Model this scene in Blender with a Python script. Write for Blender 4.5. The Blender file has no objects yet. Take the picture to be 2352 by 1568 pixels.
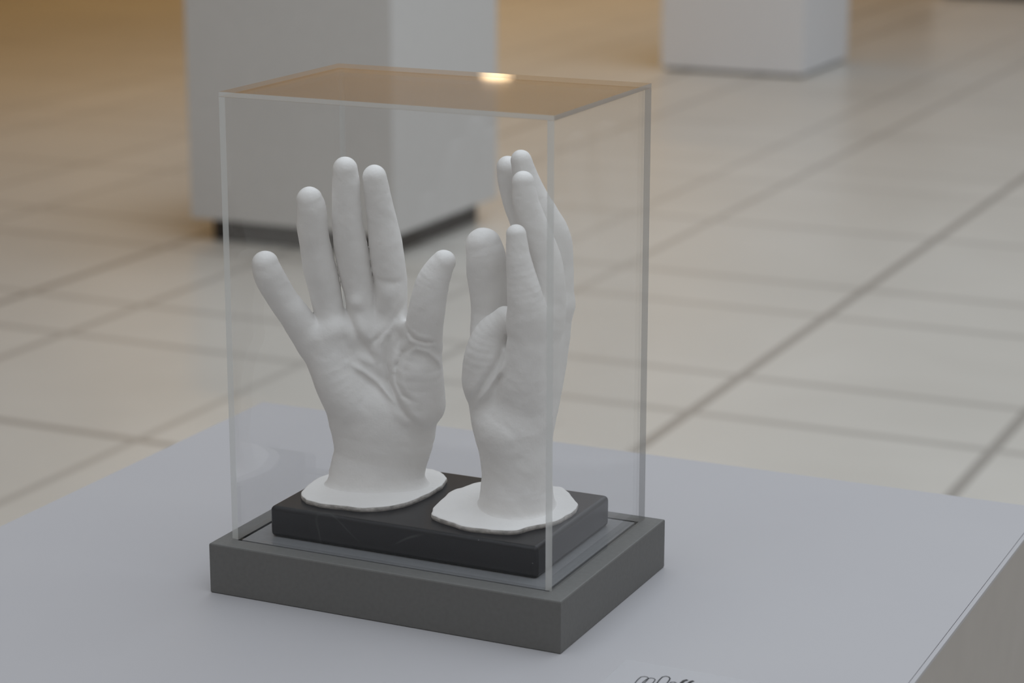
import bpy, bmesh, math
import numpy as np
from mathutils import Vector, Matrix
sc = bpy.context.scene
C = sc.collection
# ------------------------------------------------------------------ camera
cam_d = bpy.data.cameras.new('camera'); cam = bpy.data.objects.new('camera', cam_d); C.objects.link(cam)
cam.location = (0.7101, -1.3895, 0.5759)
cam.rotation_mode = 'XYZ'
cam.rotation_euler = (1.3210, -0.00056, 0.43964)
cam_d.sensor_width = 36.0; cam_d.lens = 5240.0 / 2352.0 * 36.0
cam_d.clip_start = 0.05; cam_d.clip_end = 100
cam_d.dof.use_dof = True; cam_d.dof.focus_distance = 1.60; cam_d.dof.aperture_fstop = 7.5
sc.camera = cam
# ------------------------------------------------------------------ view, world, big lights
sc.view_settings.view_transform = 'Standard'; sc.view_settings.look = 'None'
sc.view_settings.exposure = 0.0; sc.view_settings.gamma = 1.0; sc.view_settings.use_curve_mapping = False
w = bpy.data.worlds.new('world'); sc.world = w; w.use_nodes = True
w.node_tree.nodes['Background'].inputs[0].default_value = (1.0, 0.93, 0.85, 1)
w.node_tree.nodes['Background'].inputs[1].default_value = 0.225
sc.cycles.transparent_max_bounces = 24; sc.cycles.max_bounces = 10; sc.cycles.diffuse_bounces = 5
def area(name, loc, target, sx, sy, power, col, spread=180):
    l = bpy.data.lights.new(name, 'AREA'); l.shape = 'RECTANGLE'; l.size = sx; l.size_y = sy
    l.energy = power; l.color = col; l.spread = math.radians(spread)
    o = bpy.data.objects.new(name, l); C.objects.link(o); o.location = loc
    o.rotation_euler = (Vector(target) - Vector(loc)).to_track_quat('-Z', 'Y').to_euler()
    return o
area('skylight', (1.4, 2.5, 4.6), (1.4, 2.5, 0), 8.0, 14.0, 430, (0.82, 0.91, 1.0), 160)
area('ceiling_fill', (-7.0, 15.0, 0.2), (-6.5, 14.0, 3.0), 3.0, 6.0, 50, (1.0, 0.84, 0.62), 160)  # added unseen fill, brightens the ceiling mirrored in the case lid

# ------------------------------------------------------------------ materials
def mat(name):
    m = bpy.data.materials.new(name); m.use_nodes = True; nt = m.node_tree; nt.nodes.clear()
    out = nt.nodes.new('ShaderNodeOutputMaterial'); return m, nt, out
def node(nt, typ, **kw):
    n = nt.nodes.new(typ)
    for k, v in kw.items():
        if k in ('operation', 'blend_type', 'data_type', 'feature', 'distance'): setattr(n, k, v)
        else: n.inputs[k].default_value = v
    return n
def coords(nt): return nt.nodes.new('ShaderNodeNewGeometry').outputs['Position']
def ocoords(nt): return nt.nodes.new('ShaderNodeTexCoord').outputs['Object']
def ramp(nt, fac, stops):
    r = nt.nodes.new('ShaderNodeValToRGB'); cr = r.color_ramp
    while len(cr.elements) > 1: cr.elements.remove(cr.elements[-1])
    cr.elements[0].position = stops[0][0]; cr.elements[0].color = (*stops[0][1], 1)
    for p_, c_ in stops[1:]:
        e = cr.elements.new(p_); e.color = (*c_, 1)
    nt.links.new(fac, r.inputs[0]); return r.outputs[0]
def simple(name, col, rough=0.5, spec=0.5, noise=0.0, nscale=40, bump=0.0, bscale=200, bdist=0.001):
    m, nt, out = mat(name); b = node(nt, 'ShaderNodeBsdfPrincipled', Roughness=rough)
    b.inputs['Specular IOR Level'].default_value = spec
    b.inputs['Base Color'].default_value = (*col, 1)
    p_ = coords(nt)
    if noise:
        n = node(nt, 'ShaderNodeTexNoise', Scale=nscale, Detail=4.0); nt.links.new(p_, n.inputs['Vector'])
        c = ramp(nt, n.outputs[0], [(0.3, tuple(v * (1 - noise) for v in col)), (0.7, tuple(v * (1 + noise) for v in col))])
        nt.links.new(c, b.inputs['Base Color'])
    if bump:
        n = node(nt, 'ShaderNodeTexNoise', Scale=bscale, Detail=3.0); nt.links.new(p_, n.inputs['Vector'])
        bp = node(nt, 'ShaderNodeBump', Strength=bump, Distance=bdist); nt.links.new(n.outputs[0], bp.inputs['Height'])
        nt.links.new(bp.outputs[0], b.inputs['Normal'])
    nt.links.new(b.outputs[0], out.inputs[0]); return m
M = {}
M['plaster'] = simple('plaster', (0.83, 0.815, 0.80), 0.55, 0.3, 0.02, 60, 0.45, 160, 0.0012)
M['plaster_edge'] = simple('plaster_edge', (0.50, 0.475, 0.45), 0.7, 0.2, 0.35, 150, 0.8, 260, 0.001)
M['grey_paint'] = simple('grey_paint', (0.150, 0.149, 0.144), 0.55, 0.35, 0.05, 300, 0.15, 900, 0.0003)
M['grey_inset'] = simple('grey_inset', (0.235, 0.240, 0.250), 0.42, 0.4, 0.05, 300)
M['groove_dark'] = simple('groove_dark', (0.02, 0.02, 0.02), 0.8)
M['plinth_side'] = simple('plinth_side', (0.63, 0.62, 0.61), 0.6, 0.3, 0.015, 30)
M['plinth_daylit'] = simple('plinth_daylit', (0.78, 0.79, 0.82), 0.55, 0.3, 0.01, 30)  # paler copy of plinth_side, daylight near the windows put into the colour
M['plinth_shaded'] = simple('plinth_shaded', (0.43, 0.40, 0.375), 0.6, 0.3, 0.02, 30)  # sides of the white plinth, dim warm bounce light put into the colour
M['kick_dark'] = simple('kick_dark', (0.05, 0.043, 0.04), 0.7)
M['ink'] = simple('ink', (0.012, 0.012, 0.014), 0.5)
M['wall'] = simple('wall', (0.45, 0.33, 0.19), 0.7, 0.2, 0.08, 1.5)
M['ceiling'] = simple('ceiling', (0.86, 0.70, 0.50), 0.7, 0.2, 0.05, 1.5)
# plinth top: white laminate with a few tiny specks of dust
def plinth_top():
    m, nt, out = mat('plinth_top'); b = node(nt, 'ShaderNodeBsdfPrincipled', Roughness=0.5)
    b.inputs['Specular IOR Level'].default_value = 0.35
    p_ = coords(nt)
    n = node(nt, 'ShaderNodeTexNoise', Scale=6.0, Detail=3.0); nt.links.new(p_, n.inputs['Vector'])
    base = ramp(nt, n.outputs[0], [(0.3, (0.425, 0.415, 0.43)), (0.7, (0.435, 0.425, 0.437))])
    v = node(nt, 'ShaderNodeTexVoronoi', Scale=14.0); nt.links.new(p_, v.inputs['Vector'])
    lt = node(nt, 'ShaderNodeMath', operation='LESS_THAN'); lt.inputs[1].default_value = 0.0125
    nt.links.new(v.outputs['Distance'], lt.inputs[0])
    mx = nt.nodes.new('ShaderNodeMixRGB'); nt.links.new(lt.outputs[0], mx.inputs[0]); nt.links.new(base, mx.inputs[1])
    mx.inputs[2].default_value = (0.10, 0.09, 0.08, 1)
    nt.links.new(mx.outputs[0], b.inputs['Base Color']); nt.links.new(b.outputs[0], out.inputs[0]); return m
M['plinth_top'] = plinth_top()
# black marble: near black with thin pale veins and a few chips
def marble():
    m, nt, out = mat('black_marble'); b = node(nt, 'ShaderNodeBsdfPrincipled', Roughness=0.30); b.inputs['Specular IOR Level'].default_value = 0.22
    p_ = coords(nt)
    n = node(nt, 'ShaderNodeTexNoise', Scale=6.5, Detail=1.5, Distortion=0.2); nt.links.new(p_, n.inputs['Vector'])
    veins = ramp(nt, n.outputs[0], [(0.0, (0, 0, 0)), (0.497, (0, 0, 0)), (0.5, (0.6, 0.6, 0.6)), (0.503, (0, 0, 0)), (1, (0, 0, 0))])
    n2 = node(nt, 'ShaderNodeTexNoise', Scale=30.0, Detail=2.0); nt.links.new(p_, n2.inputs['Vector'])
    msk = ramp(nt, n2.outputs[0], [(0.52, (0, 0, 0)), (0.75, (0.5, 0.5, 0.5))])
    mul = nt.nodes.new('ShaderNodeMixRGB'); mul.blend_type = 'MULTIPLY'; mul.inputs[0].default_value = 1
    nt.links.new(veins, mul.inputs[1]); nt.links.new(msk, mul.inputs[2])
    v = node(nt, 'ShaderNodeTexVoronoi', Scale=75.0); nt.links.new(p_, v.inputs['Vector'])
    lt = node(nt, 'ShaderNodeMath', operation='LESS_THAN'); lt.inputs[1].default_value = 0.035; nt.links.new(v.outputs['Distance'], lt.inputs[0])
    mx = nt.nodes.new('ShaderNodeMixRGB'); nt.links.new(mul.outputs[0], mx.inputs[0])
    mx.inputs[1].default_value = (0.006, 0.006, 0.007, 1); mx.inputs[2].default_value = (0.16, 0.16, 0.16, 1)
    m2 = nt.nodes.new('ShaderNodeMixRGB'); nt.links.new(lt.outputs[0], m2.inputs[0]); nt.links.new(mx.outputs[0], m2.inputs[1])
    m2.inputs[2].default_value = (0.10, 0.10, 0.10, 1)
    nt.links.new(m2.outputs[0], b.inputs['Base Color'])
    nt.links.new(b.outputs[0], out.inputs[0]); return m
M['marble'] = marble()
# acrylic sheet: clear with Fresnel reflection on both faces of each panel
def fresnel_fac(nt, ior=1.41):
    g = nt.nodes.new('ShaderNodeNewGeometry')
    mr = node(nt, 'ShaderNodeMapRange'); mr.inputs['To Min'].default_value = ior; mr.inputs['To Max'].default_value = 1 / ior
    nt.links.new(g.outputs['Backfacing'], mr.inputs['Value'])
    f = nt.nodes.new('ShaderNodeFresnel'); nt.links.new(mr.outputs[0], f.inputs['IOR']); return f.outputs[0]
def acrylic():
    m, nt, out = mat('clear_acrylic')
    t = node(nt, 'ShaderNodeBsdfTransparent'); t.inputs[0].default_value = (0.995, 0.995, 0.995, 1)
    g = node(nt, 'ShaderNodeBsdfGlossy', Roughness=0.03)
    mx = nt.nodes.new('ShaderNodeMixShader'); nt.links.new(fresnel_fac(nt), mx.inputs[0])
    nt.links.new(t.outputs[0], mx.inputs[1]); nt.links.new(g.outputs[0], mx.inputs[2])
    nt.links.new(mx.outputs[0], out.inputs[0]); return m
M['acrylic'] = acrylic()
def acrylic_edge(name, col, fac):
    m, nt, out = mat(name)
    t = node(nt, 'ShaderNodeBsdfTransparent'); t.inputs[0].default_value = (0.96, 0.97, 0.97, 1)
    d = node(nt, 'ShaderNodeBsdfPrincipled', Roughness=0.35); d.inputs['Base Color'].default_value = (*col, 1)
    mx = node(nt, 'ShaderNodeMixShader', Fac=fac)
    nt.links.new(t.outputs[0], mx.inputs[1]); nt.links.new(d.outputs[0], mx.inputs[2])
    nt.links.new(mx.outputs[0], out.inputs[0]); return m
M['acrylic_edge'] = acrylic_edge('acrylic_edge', (0.74, 0.75, 0.74), 0.62)
M['acrylic_edge_shaded'] = acrylic_edge('acrylic_edge_shaded', (0.36, 0.355, 0.355), 0.60)  # edge copy with the darker surroundings it refracts put into its colour
def film():
    m, nt, out = mat('clear_film')
    t = node(nt, 'ShaderNodeBsdfTransparent')
    d = node(nt, 'ShaderNodeBsdfPrincipled', Roughness=0.3); d.inputs['Base Color'].default_value = (0.82, 0.82, 0.84, 1)
    mx = node(nt, 'ShaderNodeMixShader', Fac=0.10)
    nt.links.new(t.outputs[0], mx.inputs[1]); nt.links.new(d.outputs[0], mx.inputs[2])
    nt.links.new(mx.outputs[0], out.inputs[0]); return m
M['film'] = film()
# floor: large pale porcelain tiles in a modular grid, darker grout at set positions
GX = [(-0.380, 2.0, .011), (-1.092, 2.1, .011), (-1.838, 1.5, .010), (-2.130, 1.3, .009), (-2.857, 1.5, .011), (-3.236, 2.2, .012), (-3.98, 1.2, .010), (-4.36, 1.2, .010), (-5.1, 1.2, .010), (-5.48, 1.2, .010), (0.34, 1.2, .009), (0.72, 1.2, .009)]
GY = [(2.680, 2.0, .011), (3.419, 1.5, .011), (3.772, 1.5, .011), (4.461, 1.5, .011), (4.821, 1.5, .011), (5.604, 1.5, .011), (6.35, 1, .010), (6.72, 1, .010), (7.55, 1.2, .010), (8.6, 1, .010), (9.7, 1, .010), (10.8, 1, .010), (1.6, 1, .009), (1.24, 1, .009), (0.5, 1, .009), (11.9, 1, .010)]
def floor_mat():
    m, nt, out = mat('floor_tiles'); b = node(nt, 'ShaderNodeBsdfPrincipled', Roughness=0.32)
    b.inputs['Specular IOR Level'].default_value = 0.5
    p_ = coords(nt); s = nt.nodes.new('ShaderNodeSeparateXYZ'); nt.links.new(p_, s.inputs[0])
    acc = None
    for ax, lines in ((0, GX), (1, GY)):
        for pos, st, hw in lines:
            sub = node(nt, 'ShaderNodeMath', operation='SUBTRACT'); nt.links.new(s.outputs[ax], sub.inputs[0]); sub.inputs[1].default_value = pos
            ab = node(nt, 'ShaderNodeMath', operation='ABSOLUTE'); nt.links.new(sub.outputs[0], ab.inputs[0])
            mr = node(nt, 'ShaderNodeMapRange'); mr.inputs['From Min'].default_value = hw * 1.45; mr.inputs['From Max'].default_value = hw * 1.15
            mr.inputs['To Max'].default_value = min(1, 0.32 * st)
            nt.links.new(ab.outputs[0], mr.inputs['Value'])
            if acc is None: acc = mr.outputs[0]
            else:
                mxn = node(nt, 'ShaderNodeMath', operation='MAXIMUM'); nt.links.new(acc, mxn.inputs[0]); nt.links.new(mr.outputs[0], mxn.inputs[1]); acc = mxn.outputs[0]
    n = node(nt, 'ShaderNodeTexNoise', Scale=1.6, Detail=5.0, Distortion=0.6); nt.links.new(p_, n.inputs['Vector'])
    tile = ramp(nt, n.outputs[0], [(0.3, (0.575, 0.55, 0.505)), (0.7, (0.63, 0.605, 0.56))])
    # faint round mark on the far tiles
    vd = nt.nodes.new('ShaderNodeVectorMath'); vd.operation = 'DISTANCE'; nt.links.new(p_, vd.inputs[0]); vd.inputs[1].default_value = (-2.82, 11.4, -0.9)
    mk = node(nt, 'ShaderNodeMapRange'); mk.inputs['From Min'].default_value = 0.20; mk.inputs['From Max'].default_value = 0.14; mk.inputs['To Max'].default_value = 0.10
    nt.links.new(vd.outputs['Value'], mk.inputs['Value'])
    mxn = node(nt, 'ShaderNodeMath', operation='MAXIMUM'); nt.links.new(acc, mxn.inputs[0]); nt.links.new(mk.outputs[0], mxn.inputs[1]); acc = mxn.outputs[0]
    mx = nt.nodes.new('ShaderNodeMixRGB'); nt.links.new(acc, mx.inputs[0]); nt.links.new(tile, mx.inputs[1]); mx.inputs[2].default_value = (0.22, 0.20, 0.18, 1)
    nt.links.new(mx.outputs[0], b.inputs['Base Color'])
    nt.links.new(b.outputs[0], out.inputs[0]); return m
M['floor'] = floor_mat()
def emis(name, col, s):
    m, nt, out = mat(name); e = node(nt, 'ShaderNodeEmission', Strength=s); e.inputs[0].default_value = (*col, 1)
    nt.links.new(e.outputs[0], out.inputs[0]); return m
M['lamp_glow'] = emis('lamp_glow', (1.0, 0.72, 0.42), 14.0)
M['lamp_rim'] = simple('lamp_rim', (0.6, 0.6, 0.58), 0.4)

# ------------------------------------------------------------------ helpers
def empty(name, loc, label=None, cat=None, group=None, rz=0.0):
    o = bpy.data.objects.new(name, None); C.objects.link(o); o.location = loc; o.rotation_euler = (0, 0, rz)
    o.empty_display_size = 0.05
    if label: o['label'] = label; o['category'] = cat
    if group: o['group'] = group
    return o
def link(name, me, m, parent=None, mats=None):
    o = bpy.data.objects.new(name, me); C.objects.link(o)
    for k in (mats or [m]): me.materials.append(k)
    if parent: o.parent = parent
    return o
def box(name, lo, hi, m, parent=None, bevel=0.0, seg=3, loc=None, mats=None, face_mat=None, only_z=False):
    bm = bmesh.new(); bmesh.ops.create_cube(bm, size=1)
    for v in bm.verts:
        v.co = Vector([(lo[i] + hi[i]) / 2 + v.co[i] * (hi[i] - lo[i]) for i in range(3)])
    if bevel:
        bmesh.ops.bevel(bm, geom=bm.edges[:], offset=bevel, segments=seg, affect='EDGES', profile=0.5)
    if face_mat:
        bm.normal_update()
        for f in bm.faces: f.material_index = face_mat(f)
    me = bpy.data.meshes.new(name); bm.to_mesh(me); bm.free()
    if bevel:
        for p_ in me.polygons: p_.use_smooth = True
    o = link(name, me, m, parent, mats)
    if bevel:
        md = o.modifiers.new('wn', 'WEIGHTED_NORMAL'); md.keep_sharp = True
    if loc: o.location = loc
    return o
def struct(o): o['kind'] = 'structure'; return o

# ------------------------------------------------------------------ setting
FZ = -0.900
struct(box('floor', (-15, -6, FZ - 0.05), (8, 22, FZ), M['floor']))
struct(box('wall_back', (-15, 21.8, FZ), (8, 22, 4.8), M['wall']))
struct(box('wall_left', (-15.2, -6, FZ), (-15, 22, 4.8), M['wall']))
struct(box('ceiling', (-15, -6, 1.95), (-3.8, 21.8, 2.10), M['ceiling']))
# recessed warm downlights under the low ceiling
lamps = [(-5.10, 10.75), (-7.9, 10.75), (-5.9, 4.6), (-5.3, 7.8), (-8.6, 7.6), (-7.2, 14.2), (-4.9, 13.4)]
def downlight(x, y, big):
    t = empty('ceiling_lamp', (x, y, 1.95), 'round warm downlight set in the low ceiling, out of view' if not big else 'round warm downlight mirrored in the case lid', 'lamp', 'warm downlights in the low ceiling')
    for nm, r0, r1, z0, m in (('lamp_rim', 0.095, 0.115, -0.012, M['lamp_rim']), ('lamp_lens', 0.0, 0.095, -0.006, M['lamp_glow'])):
        bm = bmesh.new()
        a = [Vector((math.cos(k * math.pi / 16), math.sin(k * math.pi / 16), 0)) for k in range(32)]
        if r0 == 0:
            vs = [bm.verts.new(v * r1 + Vector((0, 0, z0))) for v in a]; bm.faces.new(vs[::-1])
        else:
            i_ = [bm.verts.new(v * r0 + Vector((0, 0, z0))) for v in a]; o_ = [bm.verts.new(v * r1 + Vector((0, 0, z0))) for v in a]; u_ = [bm.verts.new(v * r1) for v in a]
            for k in range(32):
                j = (k + 1) % 32; bm.faces.new((i_[k], i_[j], o_[j], o_[k])); bm.faces.new((o_[k], o_[j], u_[j], u_[k]))
        me = bpy.data.meshes.new(nm); bm.to_mesh(me); bm.free(); link(nm, me, m, t)
    l = bpy.data.lights.new('lamp_light', 'AREA'); l.shape = 'DISK'; l.size = 0.18; l.energy = 7.4; l.color = (1.0, 0.62, 0.20); l.spread = math.radians(150)
    lo = bpy.data.objects.new('lamp_light', l); C.objects.link(lo); lo.location = (0, 0, -0.03); lo.parent = t
for i, (x, y) in enumerate(lamps): downlight(x, y, i == 0)

# ------------------------------------------------------------------ plinths
S = 0.362
# nearest plinth: white box, inset top panel behind a thin edge strip on the right
t = empty('display_plinth', (0, -0.012, FZ), 'large white square plinth in the foreground carrying the acrylic case', 'plinth')
box('body', (-S, -S, 0), (S, S, 0.8972), M['plinth_shaded'], t)
box('top_panel', (-S, -S, 0.8973), (S - 0.0034, S, 0.9000), M['plinth_top'], t)
box('edge_strip', (S - 0.0031, -S, 0.8973), (S + 0.0002, S, 0.9000), M['plinth_top'], t, 0.0003, 2)
def bg_plinth(x, y, lift, label, m, h=0.9):
    t = empty('display_plinth', (x, y, FZ), label, 'plinth')
    box('body', (-S, -S, lift), (S, S, h), m, t, 0.002, 2)
    k = 0.05 if lift > 0.05 else 0.02
    box('kick_base', (-S + k, -S + k, 0), (S - k, S - k, lift), M['kick_dark'], t)
    return t
bg_plinth(-2.855, 4.945, 0.074, 'blurred white plinth behind the left hand, raised on a dark recessed base', M['plinth_side'])
bg_plinth(-3.024, 9.40, 0.014, 'blurred white plinth in the far background, upper right behind the case', M['plinth_daylit'])
bg_plinth(-2.75, 13.45, 0.06, 'farthest white plinth, only its dark foot visible at the top edge of the photo', M['plinth_daylit'])

# ------------------------------------------------------------------ label on the plinth (only the tops of its letters are in view)
def flat_stroke(bm, pts, wd, z):
    pts = [Vector((a, b, 0)) for a, b in pts]; L = []
    for i, q in enumerate(pts):
        d = (pts[min(i + 1, len(pts) - 1)] - pts[max(i - 1, 0)]).normalized(); nn = Vector((-d.y, d.x, 0)) * wd / 2
        L.append((bm.verts.new(q + nn + Vector((0, 0, z))), bm.verts.new(q - nn + Vector((0, 0, z)))))
    for a, b in zip(L, L[1:]): bm.faces.new((a[0], b[0], b[1], a[1]))
STROKES = [([[0.20028, -0.12379], [0.19962, -0.11714], [0.19913, -0.1109], [0.19938, -0.10643], [0.20106, -0.10483], [0.20316, -0.10492], [0.20473, -0.10663], [0.20502, -0.11082], [0.20514, -0.11749], [0.20544, -0.12202]], 0.0007), ([[0.20457, -0.12176], [0.20376, -0.11344], [0.20409, -0.10788], [0.20566, -0.10537], [0.20767, -0.10524], [0.2094, -0.10673], [0.20978, -0.10925], [0.21009, -0.11515], [0.21038, -0.11969]], 0.0007), ([[0.21293, -0.11715], [0.21241, -0.1107], [0.21189, -0.10487], [0.21196, -0.1005], [0.21351, -0.09854], [0.21565, -0.09876], [0.21738, -0.10093], [0.21797, -0.10403], [0.21847, -0.10986], [0.21895, -0.11498]], 0.0009), ([[0.21976, -0.10925], [0.22029, -0.10604], [0.22202, -0.10523], [0.22406, -0.10655]], 0.0009), ([[0.2271, -0.1098], [0.22664, -0.10466], [0.22684, -0.10053], [0.22839, -0.09817]], 0.0022), ([[0.23161, -0.10833], [0.23117, -0.10319], [0.23146, -0.09996], [0.23254, -0.0981]], 0.0022)]
lx, ly = (0.1797, -0.0827)
t = empty('vinyl_label', (0, 0, 0), 'clear film label with slanted black lettering, cut off at the bottom edge', 'label')
box('film', (lx, ly - 0.05, 0.00002), (lx + 0.105, ly, 0.00012), M['film'], t)
bm = bmesh.new()
for pts, wd in STROKES: flat_stroke(bm, pts, wd, 0.00020)
me = bpy.data.meshes.new('lettering'); bm.to_mesh(me); bm.free(); link('lettering', me, M['ink'], t)


# ------------------------------------------------------------------ case: base, inset panel, acrylic cover
BW, BD, BH = 0.1366, 0.0935, 0.0372
t = empty('case_base', (0, 0, 0), 'dark grey painted rectangular base board under the acrylic cover', 'base')
GW, GD, GP = 0.1216, 0.0796, 0.0022
# rim: frame with a routed groove
def rim():
    bm = bmesh.new()
    bv = 0.0012
    prof = [(0.0, 0.0015, 0), (0.0, 0.0, 0)]
    def ring(w, d, z): return [bm.verts.new((sx * w, sy * d, z)) for sx, sy in ((-1, -1), (1, -1), (1, 1), (-1, 1))]
    rs = [ring(BW - 0.0006, BD - 0.0006, 0.0), ring(BW, BD, 0.0008), ring(BW, BD, BH - bv), ring(BW - bv * .3, BD - bv * .3, BH - bv * .3), ring(BW - bv, BD - bv, BH), ring(GW, GD, BH), ring(GW, GD, BH - 0.004)]
    for a, b in zip(rs, rs[1:]):
        for k in range(4):
            j = (k + 1) % 4; bm.faces.new((a[k], a[j], b[j], b[k]))
    bm.faces.new(rs[0][::-1]); bm.faces.new(rs[-1])
    me = bpy.data.meshes.new('rim'); bm.to_mesh(me); bm.free(); me.materials.append(M['grey_paint']); me.materials.append(M['groove_dark'])
    me.polygons[len(me.polygons) - 1].material_index = 1
    for k in range(5): me.polygons[len(me.polygons) - 3 - k + 0].material_index = 1 if k < 3 else 0
    o = bpy.data.objects.new('rim', me); C.objects.link(o); o.parent = t
    for p_ in me.polygons: p_.material_index = 1 if all(me.vertices[v].co.z > BH - 0.0045 and abs(me.vertices[v].co.x) <= GW + 1e-6 and abs(me.vertices[v].co.y) <= GD + 1e-6 for v in p_.vertices) else 0
rim()
box('inset_panel', (-GW + GP, -GD + GP, BH - 0.0039), (GW - GP, GD - GP, BH), M['grey_inset'], t, 0.0004, 2)

t = empty('acrylic_cover', (-0.0015, 0.004, BH), 'clear acrylic box cover over the two plaster hands, open at the bottom', 'cover')
CW, CD, CH, TH = 0.1249, 0.0827, 0.320, 0.0048
def pane(name, lo, hi, flat_axis):
    def fm(f):
        n_ = f.normal
        if abs(n_[flat_axis]) > 0.9 or flat_axis == 1 or (flat_axis == 0 and abs(n_[2]) > 0.9): return 0
        if flat_axis == 2: return 1 if n_[1] < -0.9 else (2 if n_[0] > 0.9 else 0)
        return 1 if n_[1] < -0.9 or f.calc_center_median()[0] < 0 else 2
    return box(name, lo, hi, None, t, mats=[M['acrylic'], M['acrylic_edge'], M['acrylic_edge_shaded']], face_mat=fm)
g = 0.0002
pane('side_panel', (-CW, -CD, 0.0002), (-CW + TH, CD, CH - 0.0034), 0)
pane('side_panel', (CW - TH, -CD, 0.0002), (CW, CD, CH - 0.0034), 0)
pane('front_panel', (-CW + TH + g, -CD, 0.0002), (CW - TH - g, -CD + TH, CH - 0.0034), 1)
pane('back_panel', (-CW + TH + g, CD - TH, 0.0002), (CW - TH - g, CD, CH - 0.0034), 1)
pane('top_panel', (-CW, -CD, CH - 0.0032), (CW, CD, CH), 2)

# ------------------------------------------------------------------ marble slab
SL = 0.0600
o = box('marble_slab', (-0.1050, -0.0625, BH), (0.1050, 0.0640, SL), M['marble'], None, 0.0036, 5)
o['label'] = 'polished black marble slab under the two plaster hands'; o['category'] = 'slab'

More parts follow.
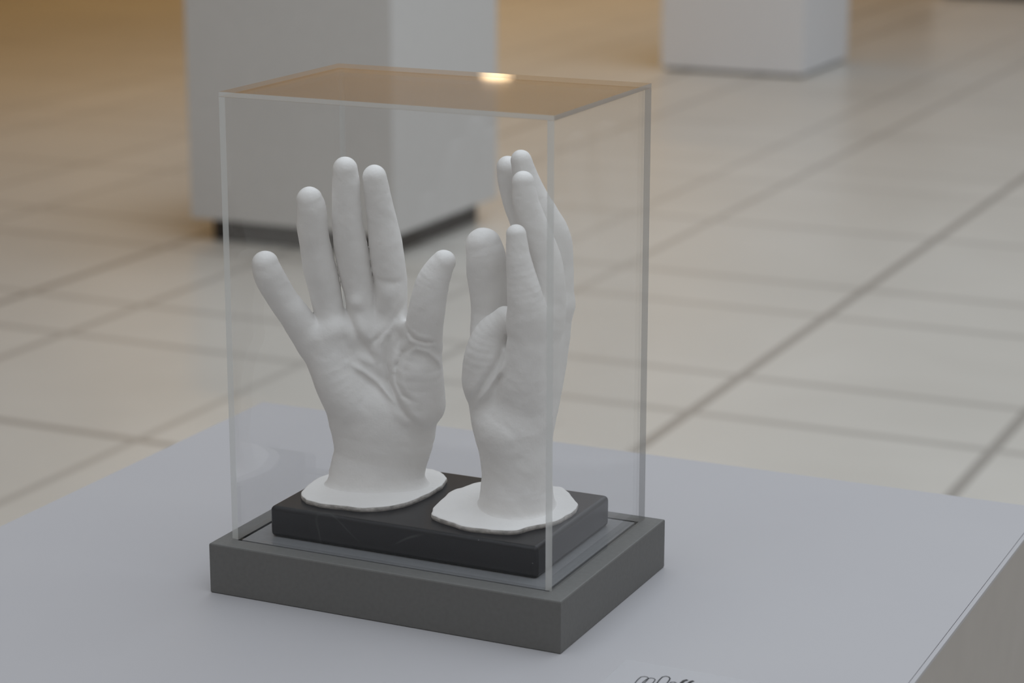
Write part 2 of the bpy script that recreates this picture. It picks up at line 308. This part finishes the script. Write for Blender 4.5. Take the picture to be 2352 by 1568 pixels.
# ------------------------------------------------------------------ plaster hands
# Control tables in millimetres in each hand's own frame (x across, y away from the viewer, z up from the plaster foot):
# chains of [x, y, z, radius]; neighbouring chains are melted into one continuous surface.
HANDS = {'palm_facing': {'palm': [
  {'sy': 1.0, 'pts': [[-42.0, 0.0, 107.8, 13.1], [-29.2, -2.0, 79.8, 14.4], [-17.9, 0.0, 51.5, 15.1]]},
  {'sy': 1.0, 'pts': [[-26.6, 0.0, 112.3, 13.1], [-15.7, 2.0, 78.7, 13.8], [-8.5, -0.0, 49.9, 15.8]]},
  {'sy': 1.0, 'pts': [[-9.3, 0.0, 117.4, 13.1], [-3.2, 3.0, 78.5, 13.8], [-0.3, 0.0, 49.9, 15.8]]},
  {'sy': 1.0, 'pts': [[10.3, 0.0, 119.7, 13.1], [10.0, 2.0, 78.7, 14.4], [8.5, 0.0, 49.9, 15.8]]},
  {'sy': 1.0, 'pts': [[-35.4, -7.0, 110.8, 9.9], [-26.6, -8.0, 81.5, 13.7], [-15.4, -7.0, 61.7, 15.7]]},
  {'sy': 1.0, 'pts': [[34.0, -12.0, 105.1, 13.7], [32.0, -12.0, 87.4, 17.4], [31.6, -8.0, 63.6, 19.4]]},
  {'sy': 0.62, 'pts': [[5.8, 0.0, 40.0, 37.2], [3.7, 0.0, 23.6, 34.2], [0.4, 0.0, 8.6, 34.2], [0.2, 0.0, -4.7, 35.6]]}],
 'fingers': [
  {'sy': 1.0, 'pts': [[-75.3, -16.0, 167.2, 9.7], [-73.4, -15.0, 160.4, 10.6], [-69.7, -12.0, 151.2, 10.8], [-64.1, -9.0, 140.0, 10.7], [-57.1, -7.0, 129.4, 11.2], [-49.7, -3.0, 116.2, 11.8], [-43.3, 0.0, 105.8, 12.2]]},
  {'sy': 1.0, 'pts': [[-42.8, -20.0, 214.4, 9.1], [-41.5, -18.0, 207.2, 10.3], [-41.7, -14.0, 193.4, 10.9], [-40.3, -10.0, 180.7, 10.9], [-38.2, -6.0, 164.1, 11.7], [-35.1, -2.0, 147.0, 11.5], [-32.5, 0.0, 130.9, 10.9], [-28.9, 2.0, 111.8, 11.9]]},
  {'sy': 1.0, 'pts': [[-17.7, -18.0, 235.6, 8.6], [-17.3, -16.0, 225.4, 9.7], [-17.6, -14.0, 212.6, 10.2], [-17.0, -10.0, 192.6, 11.2], [-14.9, -5.0, 173.0, 12.0], [-12.1, -1.0, 154.1, 11.5], [-9.4, 1.0, 137.1, 10.9], [-8.9, 2.0, 116.9, 11.9]]},
  {'sy': 1.0, 'pts': [[2.5, -15.0, 229.5, 8.5], [4.3, -13.0, 216.5, 9.4], [6.7, -10.0, 199.1, 10.4], [9.0, -7.0, 181.9, 11.8], [10.8, -4.0, 164.3, 12.0], [12.1, -1.0, 153.5, 11.8], [12.1, 0.0, 137.3, 11.8], [10.8, 2.0, 117.6, 11.9]]},
  {'sy': 1.0, 'pts': [[51.1, -30.0, 172.2, 8.4], [47.7, -29.0, 167.0, 9.7], [43.1, -28.0, 157.1, 11.7], [39.5, -26.0, 141.9, 12.8], [37.1, -22.0, 126.1, 13.2], [35.4, -15.0, 105.9, 13.3]]}],
 'creases': [
  {'d': 2.2, 'w': 2.0, 'side': 1, 'pts': [[17.1, -15.0, 125.6], [11.0, -15.0, 112.2], [8.9, -15.0, 94.6], [10.6, -15.0, 80.2], [15.1, -15.0, 69.8], [22.2, -15.0, 60.1], [31.5, -15.0, 50.4]]},
  {'d': 1.2, 'w': 1.6, 'side': 1, 'pts': [[29.3, -15.0, 110.3], [21.8, -15.0, 103.9], [16.0, -15.0, 92.4], [16.5, -15.0, 81.8], [20.5, -15.0, 74.4], [29.8, -15.0, 69.5]]},
  {'d': -1.0, 'w': 1.6, 'side': 1, 'pts': [[24.9, -15.0, 103.9], [30.8, -15.0, 109.7], [39.4, -15.0, 107.1], [46.5, -15.0, 98.8], [49.5, -15.0, 89.8]]},
  {'d': 2.0, 'w': 2.2, 'side': 1, 'pts': [[-19.9, -15.0, 132.9], [-15.7, -15.0, 123.4], [-10.3, -15.0, 112.2], [-3.7, -15.0, 101.0], [1.2, -15.0, 93.7]]},
  {'d': 1.6, 'w': 1.3, 'side': 1, 'pts': [[25.0, -15.0, 122.5], [28.7, -15.0, 117.4], [36.4, -15.0, 115.4], [44.1, -15.0, 113.9]]},
  {'d': 0.9, 'w': 1.6, 'side': 1, 'pts': [[-3.6, -15.0, 105.8], [2.7, -15.0, 112.2], [10.2, -15.0, 120.2], [18.0, -15.0, 130.7], [24.3, -15.0, 140.9]]},
  {'d': -1.5, 'w': 1.8, 'side': 1, 'pts': [[-18.0, -15.0, 95.6], [-7.3, -15.0, 88.2], [2.8, -15.0, 80.2], [12.7, -15.0, 70.5], [22.2, -15.0, 60.8]]},
  {'d': 0.35, 'w': 1.6, 'side': 1, 'pts': [[0.8, -15.0, 156.6], [7.6, -15.0, 154.4], [15.2, -15.0, 153.5], [22.3, -15.0, 152.9]]},
  {'d': 0.6, 'w': 0.9, 'side': 1, 'pts': [[8.9, -15.0, 114.8], [6.9, -15.0, 105.9], [7.4, -15.0, 96.2]]}],
 'bumps': [[-27.7, -12.0, 119.8, 10.5, 5.2], [-12.9, -12.0, 137.9, 8.3, 3.6], [11.2, -11.0, 145.6, 9.3, 2.6], [21.5, -12.0, 121.7, 7.4, 4.2], [33.5, -26.0, 92.1, 10.5, 1.8], [-8.2, -12.0, 105.1, 8.7, -4.4], [7.0, -12.0, 125.8, 9.9, -3.2], [2.5, -14.0, 58.9, 14.4, 1.8], [-18.6, -12.0, 72.9, 12.5, 1.2], [-33.9, 0.0, 26.8, 3.2, 1.6], [-38.0, 0.0, 11.0, 4.1, 2.8], [-35.2, -4.0, 21.5, 3.2, 1.0]],
 'disc': [[-94.4, -34.2], [-85.1, -46.5], [-76.5, -49.5], [-64.4, -50.9], [-51.8, -48.7], [-38.2, -47.1], [-25.8, -39.1], [-16.5, -25.0], [-11.5, -5.1], [-10.7, 13.2], [-11.3, 27.6], [-15.5, 39.5], [-24.4, 49.3], [-32.0, 52.8], [-38.2, 53.5], [-56.7, 53.1], [-78.3, 45.3], [-91.8, 29.3], [-99.4, 2.2], [-99.3, -13.9]],
 'c': [-54, 4]},
 'side_on': {'palm': [
  {'sy': 1.0, 'pts': [[11.5, -24.0, 141.6, 13.1], [10.4, -22.0, 119.6, 13.8], [8.1, -18.0, 93.7, 15.7], [5.7, -10.0, 66.3, 17.6]]},
  {'sy': 1.0, 'pts': [[23.1, -8.0, 140.8, 12.6], [20.2, -6.0, 115.5, 13.9], [16.1, -4.0, 89.8, 15.2], [10.7, -2.0, 63.9, 17.1]]},
  {'sy': 1.0, 'pts': [[31.0, 12.0, 142.3, 12.8], [27.8, 12.0, 110.8, 12.8], [22.3, 10.0, 82.8, 14.1], [14.4, 6.0, 58.4, 15.4]]},
  {'sy': 1.0, 'pts': [[27.4, 32.0, 137.5, 12.3], [23.8, 30.0, 106.2, 12.4], [18.8, 22.0, 79.5, 13.6], [11.4, 10.0, 57.2, 14.8]]},
  {'sy': 1.0, 'pts': [[-11.4, 8.0, 115.0, 14.0], [-14.5, 10.0, 98.7, 17.1], [-13.9, 10.0, 82.8, 18.4], [-10.2, 8.0, 67.4, 17.8]]},
  {'sy': 1.0, 'pts': [[-4.0, -6.0, 137.2, 8.4], [-13.1, -4.0, 126.8, 10.9], [-17.0, -2.0, 111.3, 14.3], [-16.2, 2.0, 91.3, 16.5]]},
  {'sy': 1.3, 'pts': [[-0.3, 0.0, 55.4, 25.7], [2.7, 0.0, 41.0, 25.2], [4.3, 0.0, 23.3, 24.9], [4.3, 0.0, 7.1, 25.9]]}],
 'fingers': [
  {'sy': 1.0, 'pts': [[3.6, -30.0, 201.2, 6.9], [4.3, -30.0, 193.1, 7.7], [4.9, -30.0, 185.6, 8.4], [7.6, -29.0, 169.3, 10.6], [10.3, -27.0, 151.5, 12.8], [11.0, -24.0, 138.6, 13.1]]},
  {'sy': 1.0, 'pts': [[8.4, -16.0, 234.4, 7.7], [10.0, -15.0, 221.3, 8.9], [12.9, -13.0, 210.7, 9.8], [17.5, -11.0, 196.7, 10.7], [22.9, -9.0, 181.0, 11.4], [25.4, -9.0, 165.7, 12.0], [25.5, -8.0, 147.0, 12.6], [23.7, -7.0, 134.4, 12.7]]},
  {'sy': 1.0, 'pts': [[7.0, 2.0, 246.2, 7.4], [10.3, 4.0, 233.8, 8.7], [16.4, 6.0, 219.2, 9.6], [24.9, 8.0, 203.5, 10.5], [31.0, 10.0, 189.3, 11.2], [32.4, 12.0, 167.2, 11.5], [31.9, 12.0, 142.3, 12.2]]},
  {'sy': 1.0, 'pts': [[-1.9, 22.0, 237.9, 8.1], [-1.0, 24.0, 229.6, 8.5], [0.5, 26.0, 220.0, 8.0], [2.6, 28.0, 210.4, 7.6], [8.7, 30.0, 194.5, 8.2], [18.0, 32.0, 172.2, 9.8], [26.1, 32.0, 150.2, 11.7], [27.4, 32.0, 134.3, 12.3]]},
  {'sy': 1.0, 'pts': [[-19.0, 20.0, 182.8, 12.8], [-17.4, 20.0, 174.8, 13.9], [-16.9, 22.0, 161.8, 14.0], [-15.4, 24.0, 145.7, 13.2], [-15.1, 25.0, 129.7, 13.2], [-15.8, 20.0, 108.7, 13.5]]}],
 'creases': [
  {'d': 1.3, 'w': 1.7, 'side': 30, 'pts': [[-25.8, -15.0, 78.7], [-21.5, -15.0, 88.1], [-15.4, -15.0, 98.5], [-9.4, -15.0, 107.8], [-5.8, -15.0, 119.3]]},
  {'d': -1.1, 'w': 1.5, 'side': 30, 'pts': [[-25.2, -15.0, 74.0], [-19.1, -15.0, 84.1], [-13.0, -15.0, 93.5], [-7.0, -15.0, 103.8], [-4.0, -15.0, 114.7]]}],
 'bumps': [[-7.0, 5.0, 187.2, 3.6, 0.4], [23.6, 0.0, 37.8, 12.3, 0.8]],
 'disc': [[11.6, -35.3], [7.1, -23.0], [3.8, -0.1], [2.8, 16.2], [5.9, 24.4], [8.3, 34.6], [12.0, 40.9], [21.4, 52.3], [32.6, 59.9], [47.7, 60.1], [64.3, 55.4], [71.0, 55.1], [79.3, 46.7], [89.4, 34.8], [97.1, 23.3], [99.6, 11.6], [99.5, -1.2], [97.8, -12.9], [93.7, -21.6], [87.1, -31.8], [81.1, -43.8], [72.3, -49.0], [60.9, -51.4], [47.7, -52.5], [33.9, -48.4], [22.8, -44.7], [15.5, -40.8]],
 'c': [54, 4]}}

def seg_sdf(P, a, b, ra, rb, sy):
    s = np.array([1, 1 / sy, 1], np.float32); a = np.array(a, np.float32); b = np.array(b, np.float32)
    ab = (b - a) * s; L2 = float(ab @ ab) + 1e-9
    X = (P[0] - a[0]); Y = (P[1] - a[1]) * s[1]; Z = (P[2] - a[2])
    h = np.clip((X * ab[0] + Y * ab[1] + Z * ab[2]) / L2, 0, 1)
    d = np.sqrt((X - ab[0] * h) ** 2 + (Y - ab[1] * h) ** 2 + (Z - ab[2] * h) ** 2)
    return d - (ra + (rb - ra) * h)
def resample(pts, m=4):
    # Catmull-Rom through the control spheres, so that limbs bend and taper smoothly
    q = np.array(pts, float); q = np.vstack([2 * q[0] - q[1], q, 2 * q[-1] - q[-2]]); q[0, 3] = q[1, 3]; q[-1, 3] = q[-2, 3]; out = []
    for k in range(1, len(q) - 2):
        p0, p1, p2, p3 = q[k - 1:k + 3]
        for s_ in range(m):
            t_ = s_ / m; out.append(0.5 * (2 * p1 + (p2 - p0) * t_ + (2 * p0 - 5 * p1 + 4 * p2 - p3) * t_ ** 2 + (3 * p1 - p0 - 3 * p2 + p3) * t_ ** 3))
    out.append(q[-2]); return out
def chain_sdf(P, ch):
    pts = resample(ch['pts'])
    A = np.array(pts); mg = 14.0 + A[:, 3].max() * max(1, ch['sy']); sl = []
    for i in range(3):
        g_ = P[i].ravel(); lo_, hi_ = A[:, i].min() - mg, A[:, i].max() + mg
        w_ = np.where((g_ >= lo_) & (g_ <= hi_))[0]; sl.append(slice(w_[0], w_[-1] + 1))
    Q_ = [P[0][sl[0]], P[1][:, sl[1]], P[2][:, :, sl[2]]]; d = None
    for a, b in zip(pts, pts[1:]):
        e = seg_sdf(Q_, a[:3], b[:3], a[3], b[3], ch['sy'])
        d = e if d is None else np.minimum(d, e)
    full = np.full((P[0].size, P[1].size, P[2].size), 14.0, np.float32); full[tuple(sl)] = np.minimum(d, 14.0)
    return full
def smin(a, b, k):
    h = np.clip(0.5 + 0.5 * (b - a) / k, 0, 1)
    return b + (a - b) * h - k * h * (1 - h)
def surface_nets(F, org, h):
    nx, ny, nz = F.shape; S_ = F < 0
    cells = np.zeros((nx - 1, ny - 1, nz - 1), np.int8)
    offs = [(i, j, k) for i in (0, 1) for j in (0, 1) for k in (0, 1)]
    for i, j, k in offs: cells += S_[i:nx - 1 + i, j:ny - 1 + j, k:nz - 1 + k]
    act = np.argwhere((cells > 0) & (cells < 8))
    idx = -np.ones(cells.shape, np.int64); idx[tuple(act.T)] = np.arange(len(act))
    acc = np.zeros((len(act), 3)); cnt = np.zeros(len(act))
    for a in offs:
        for ax in range(3):
            if a[ax]: continue
            b = list(a); b[ax] = 1
            fa = F[tuple((act + a).T)]; fb = F[tuple((act + b).T)]
            m_ = (fa < 0) != (fb < 0); tt = np.where(m_, fa / np.where(m_, fa - fb, 1), 0)
            pos = np.tile(np.array(a, float), (len(act), 1)); pos[:, ax] += tt
            acc += pos * m_[:, None]; cnt += m_
    V = (act + acc / cnt[:, None]) * h + org
    Q = []
    for ax in range(3):
        o1, o2 = [(1, 2), (2, 0), (0, 1)][ax]
        sl = [slice(0, -1)] * 3; sh = [slice(0, -1)] * 3
        A = S_; 
        lo = [slice(None)] * 3; hi = [slice(None)] * 3; lo[ax] = slice(0, -1); hi[ax] = slice(1, None)
        ch = A[tuple(lo)] != A[tuple(hi)]
        e = np.argwhere(ch); ok = (e[:, o1] > 0) & (e[:, o2] > 0) & (e[:, o1] < cells.shape[o1]) & (e[:, o2] < cells.shape[o2]); e = e[ok]
        d1 = np.zeros(3, int); d1[o1] = 1; d2 = np.zeros(3, int); d2[o2] = 1
        q = np.stack([idx[tuple(e.T)], idx[tuple((e - d1).T)], idx[tuple((e - d1 - d2).T)], idx[tuple((e - d2).T)]], 1)
        ins = A[tuple(e.T)]
        q[~ins] = q[~ins][:, ::-1]; Q.append(q)
    return V, np.concatenate(Q)
def hand_mesh(T, h=0.9):
    allp = np.array([q for grp in ('palm', 'fingers') for c_ in T[grp] for q in c_['pts']])
    lo = (allp[:, :3] - allp[:, 3:4]).min(0) - 6; hi = (allp[:, :3] + allp[:, 3:4]).max(0) + 6
    lo[2] = -6.0; lo[0] -= 6; hi[0] += 6; lo[1] -= 6; hi[1] += 10
    n = np.ceil((hi - lo) / h).astype(int)
    ax = [(lo[i] + h * np.arange(n[i])).astype(np.float32) for i in range(3)]
    P = [ax[0][:, None, None], ax[1][None, :, None], ax[2][None, None, :]]
    palm = None
    for c_ in T['palm']:
        d = chain_sdf(P, c_); palm = d if palm is None else smin(palm, d, 9.0)
    fin = None
    for c_ in T['fingers']:
        d = chain_sdf(P, c_); fin = d if fin is None else smin(fin, d, 1.0)
    D = smin(palm, fin, 5.0)
    # foot flare where the wrist runs into the plaster foot
    D = D - 4.2 * np.exp(-np.clip(P[2] + 1.0, 0, None) / 3.2)
    near = np.abs(D) < 8
    I = np.argwhere(near); X = ax[0][I[:, 0]]; Y = ax[1][I[:, 1]]; Z = ax[2][I[:, 2]]; dv = D[near]
    for x, y, z, r, amt in T['bumps']:
        dv = dv - amt * np.exp(-((X - x) ** 2 + (Y - y) ** 2 + (Z - z) ** 2) / (r * r * 0.5))
    for c_ in T['creases']:
        best = np.full(len(X), 1e9); Yc = np.zeros(len(X)); acc_t = np.zeros(len(X))
        pts = c_['pts']; nseg = len(pts) - 1
        for k, (a, b) in enumerate(zip(pts, pts[1:])):
            abx, abz = b[0] - a[0], b[2] - a[2]; L2 = abx * abx + abz * abz
            tt = np.clip(((X - a[0]) * abx + (Z - a[2]) * abz) / L2, 0, 1)
            d = np.hypot(X - a[0] - abx * tt, Z - a[2] - abz * tt)
            m_ = d < best; best = np.where(m_, d, best); acc_t = np.where(m_, (k + tt) / nseg, acc_t)
        fade = np.clip(np.sin(np.pi * np.clip(acc_t, 0.04, 0.96)) * 1.8, 0, 1)
        front = np.clip((-Y + c_['side']) / 4.0, 0, 1)
        dv = dv + c_['d'] * fade * front * (np.exp(-(best / c_['w']) ** 2) - 0.35 * np.exp(-((best - 2.6 * c_['w']) / (1.3 * c_['w'])) ** 2))
    # hand-made irregularity of the cast
    dv = dv + 0.15 * (np.sin(X * 0.21 + 1.9 * np.sin(Z * 0.13 + Y * 0.07)) * np.sin(Z * 0.16 + 1.5 * np.sin(X * 0.11)) + 0.5 * np.sin(X * 0.43 + 2 * np.sin(Z * 0.19)) * np.sin(Z * 0.37 + 1.7 * np.sin(Y * 0.2 + X * 0.15)))
    D[near] = dv
    V, Q = surface_nets(D, lo, h)
    return V, Q
def disc_mesh(pts, c, z0, z1):
    # irregular poured foot: closed outline, smoothed, with a rounded lip and uneven edge
    P_ = np.array(pts) - np.array(c); n = len(P_); out = []
    for k in range(n):
        p0, p1, p2, p3 = P_[k - 1], P_[k], P_[(k + 1) % n], P_[(k + 2) % n]
        for s_ in range(6):
            t_ = s_ / 6; out.append(0.5 * ((2 * p1) + (-p0 + p2) * t_ + (2 * p0 - 5 * p1 + 4 * p2 - p3) * t_ ** 2 + (-p0 + 3 * p1 - 3 * p2 + p3) * t_ ** 3))
    O = np.array(out)
    if np.sum(O[:, 0] * np.roll(O[:, 1], -1) - np.roll(O[:, 0], -1) * O[:, 1]) < 0: O = O[::-1]
    cen = O.mean(0); N = len(O); V = []; F = []
    R_ = O - cen; ang = np.linspace(0, 2 * np.pi, N, endpoint=False)
    wob = 0.35 * np.sin(ang * 9 + 1) + 0.3 * np.sin(ang * 17) + 0.22 * np.sin(ang * 31 + 2)
    rl = np.linalg.norm(R_, axis=1); un = R_ / rl[:, None]
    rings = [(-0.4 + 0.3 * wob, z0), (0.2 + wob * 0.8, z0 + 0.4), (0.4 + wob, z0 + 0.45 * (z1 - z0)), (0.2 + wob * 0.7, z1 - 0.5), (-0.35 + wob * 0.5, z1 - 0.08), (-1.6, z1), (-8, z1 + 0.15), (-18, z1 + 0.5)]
    for off, z in rings:
        q = cen + un * (rl + off)[:, None]; V += [(a, b, z) for a, b in q]
    nr = len(rings)
    V.append((cen[0], cen[1], z0)); V.append((cen[0], cen[1], z1 + 0.8))
    mi = []
    for r in range(nr - 1):
        for k in range(N):
            j = (k + 1) % N; F.append((r * N + k, r * N + j, (r + 1) * N + j, (r + 1) * N + k)); mi.append(1 if 1 <= r <= 2 else 0)
    for k in range(N):
        j = (k + 1) % N; F.append((j, k, nr * N)); mi.append(0); F.append(((nr - 1) * N + k, (nr - 1) * N + j, nr * N + 1)); mi.append(0)
    return V, F, mi
YAW = math.radians(25.2)
LAB = {'palm_facing': 'white plaster right hand cast with its open palm facing the viewer',
       'side_on': 'white plaster left hand cast turned sideways, beside the palm-facing hand'}
for nm, T in HANDS.items():
    cx, cy = T['c'][0] / 1000, T['c'][1] / 1000
    t = empty('plaster_hand', (cx, cy, SL), LAB[nm], 'sculpture')
    V, Q = hand_mesh(T)
    cs, sn = math.cos(YAW), math.sin(YAW)
    V = np.stack([V[:, 0] * cs - V[:, 1] * sn, V[:, 0] * sn + V[:, 1] * cs, V[:, 2] + 4.0], 1) / 1000
    keep = V[:, 2] > 0.0012
    V[:, 2] = np.maximum(V[:, 2], 0.0012)
    me = bpy.data.meshes.new('hand'); me.from_pydata(V.tolist(), [], Q.tolist()); me.update()
    for p_ in me.polygons: p_.use_smooth = True
    link('hand', me, M['plaster'], t)
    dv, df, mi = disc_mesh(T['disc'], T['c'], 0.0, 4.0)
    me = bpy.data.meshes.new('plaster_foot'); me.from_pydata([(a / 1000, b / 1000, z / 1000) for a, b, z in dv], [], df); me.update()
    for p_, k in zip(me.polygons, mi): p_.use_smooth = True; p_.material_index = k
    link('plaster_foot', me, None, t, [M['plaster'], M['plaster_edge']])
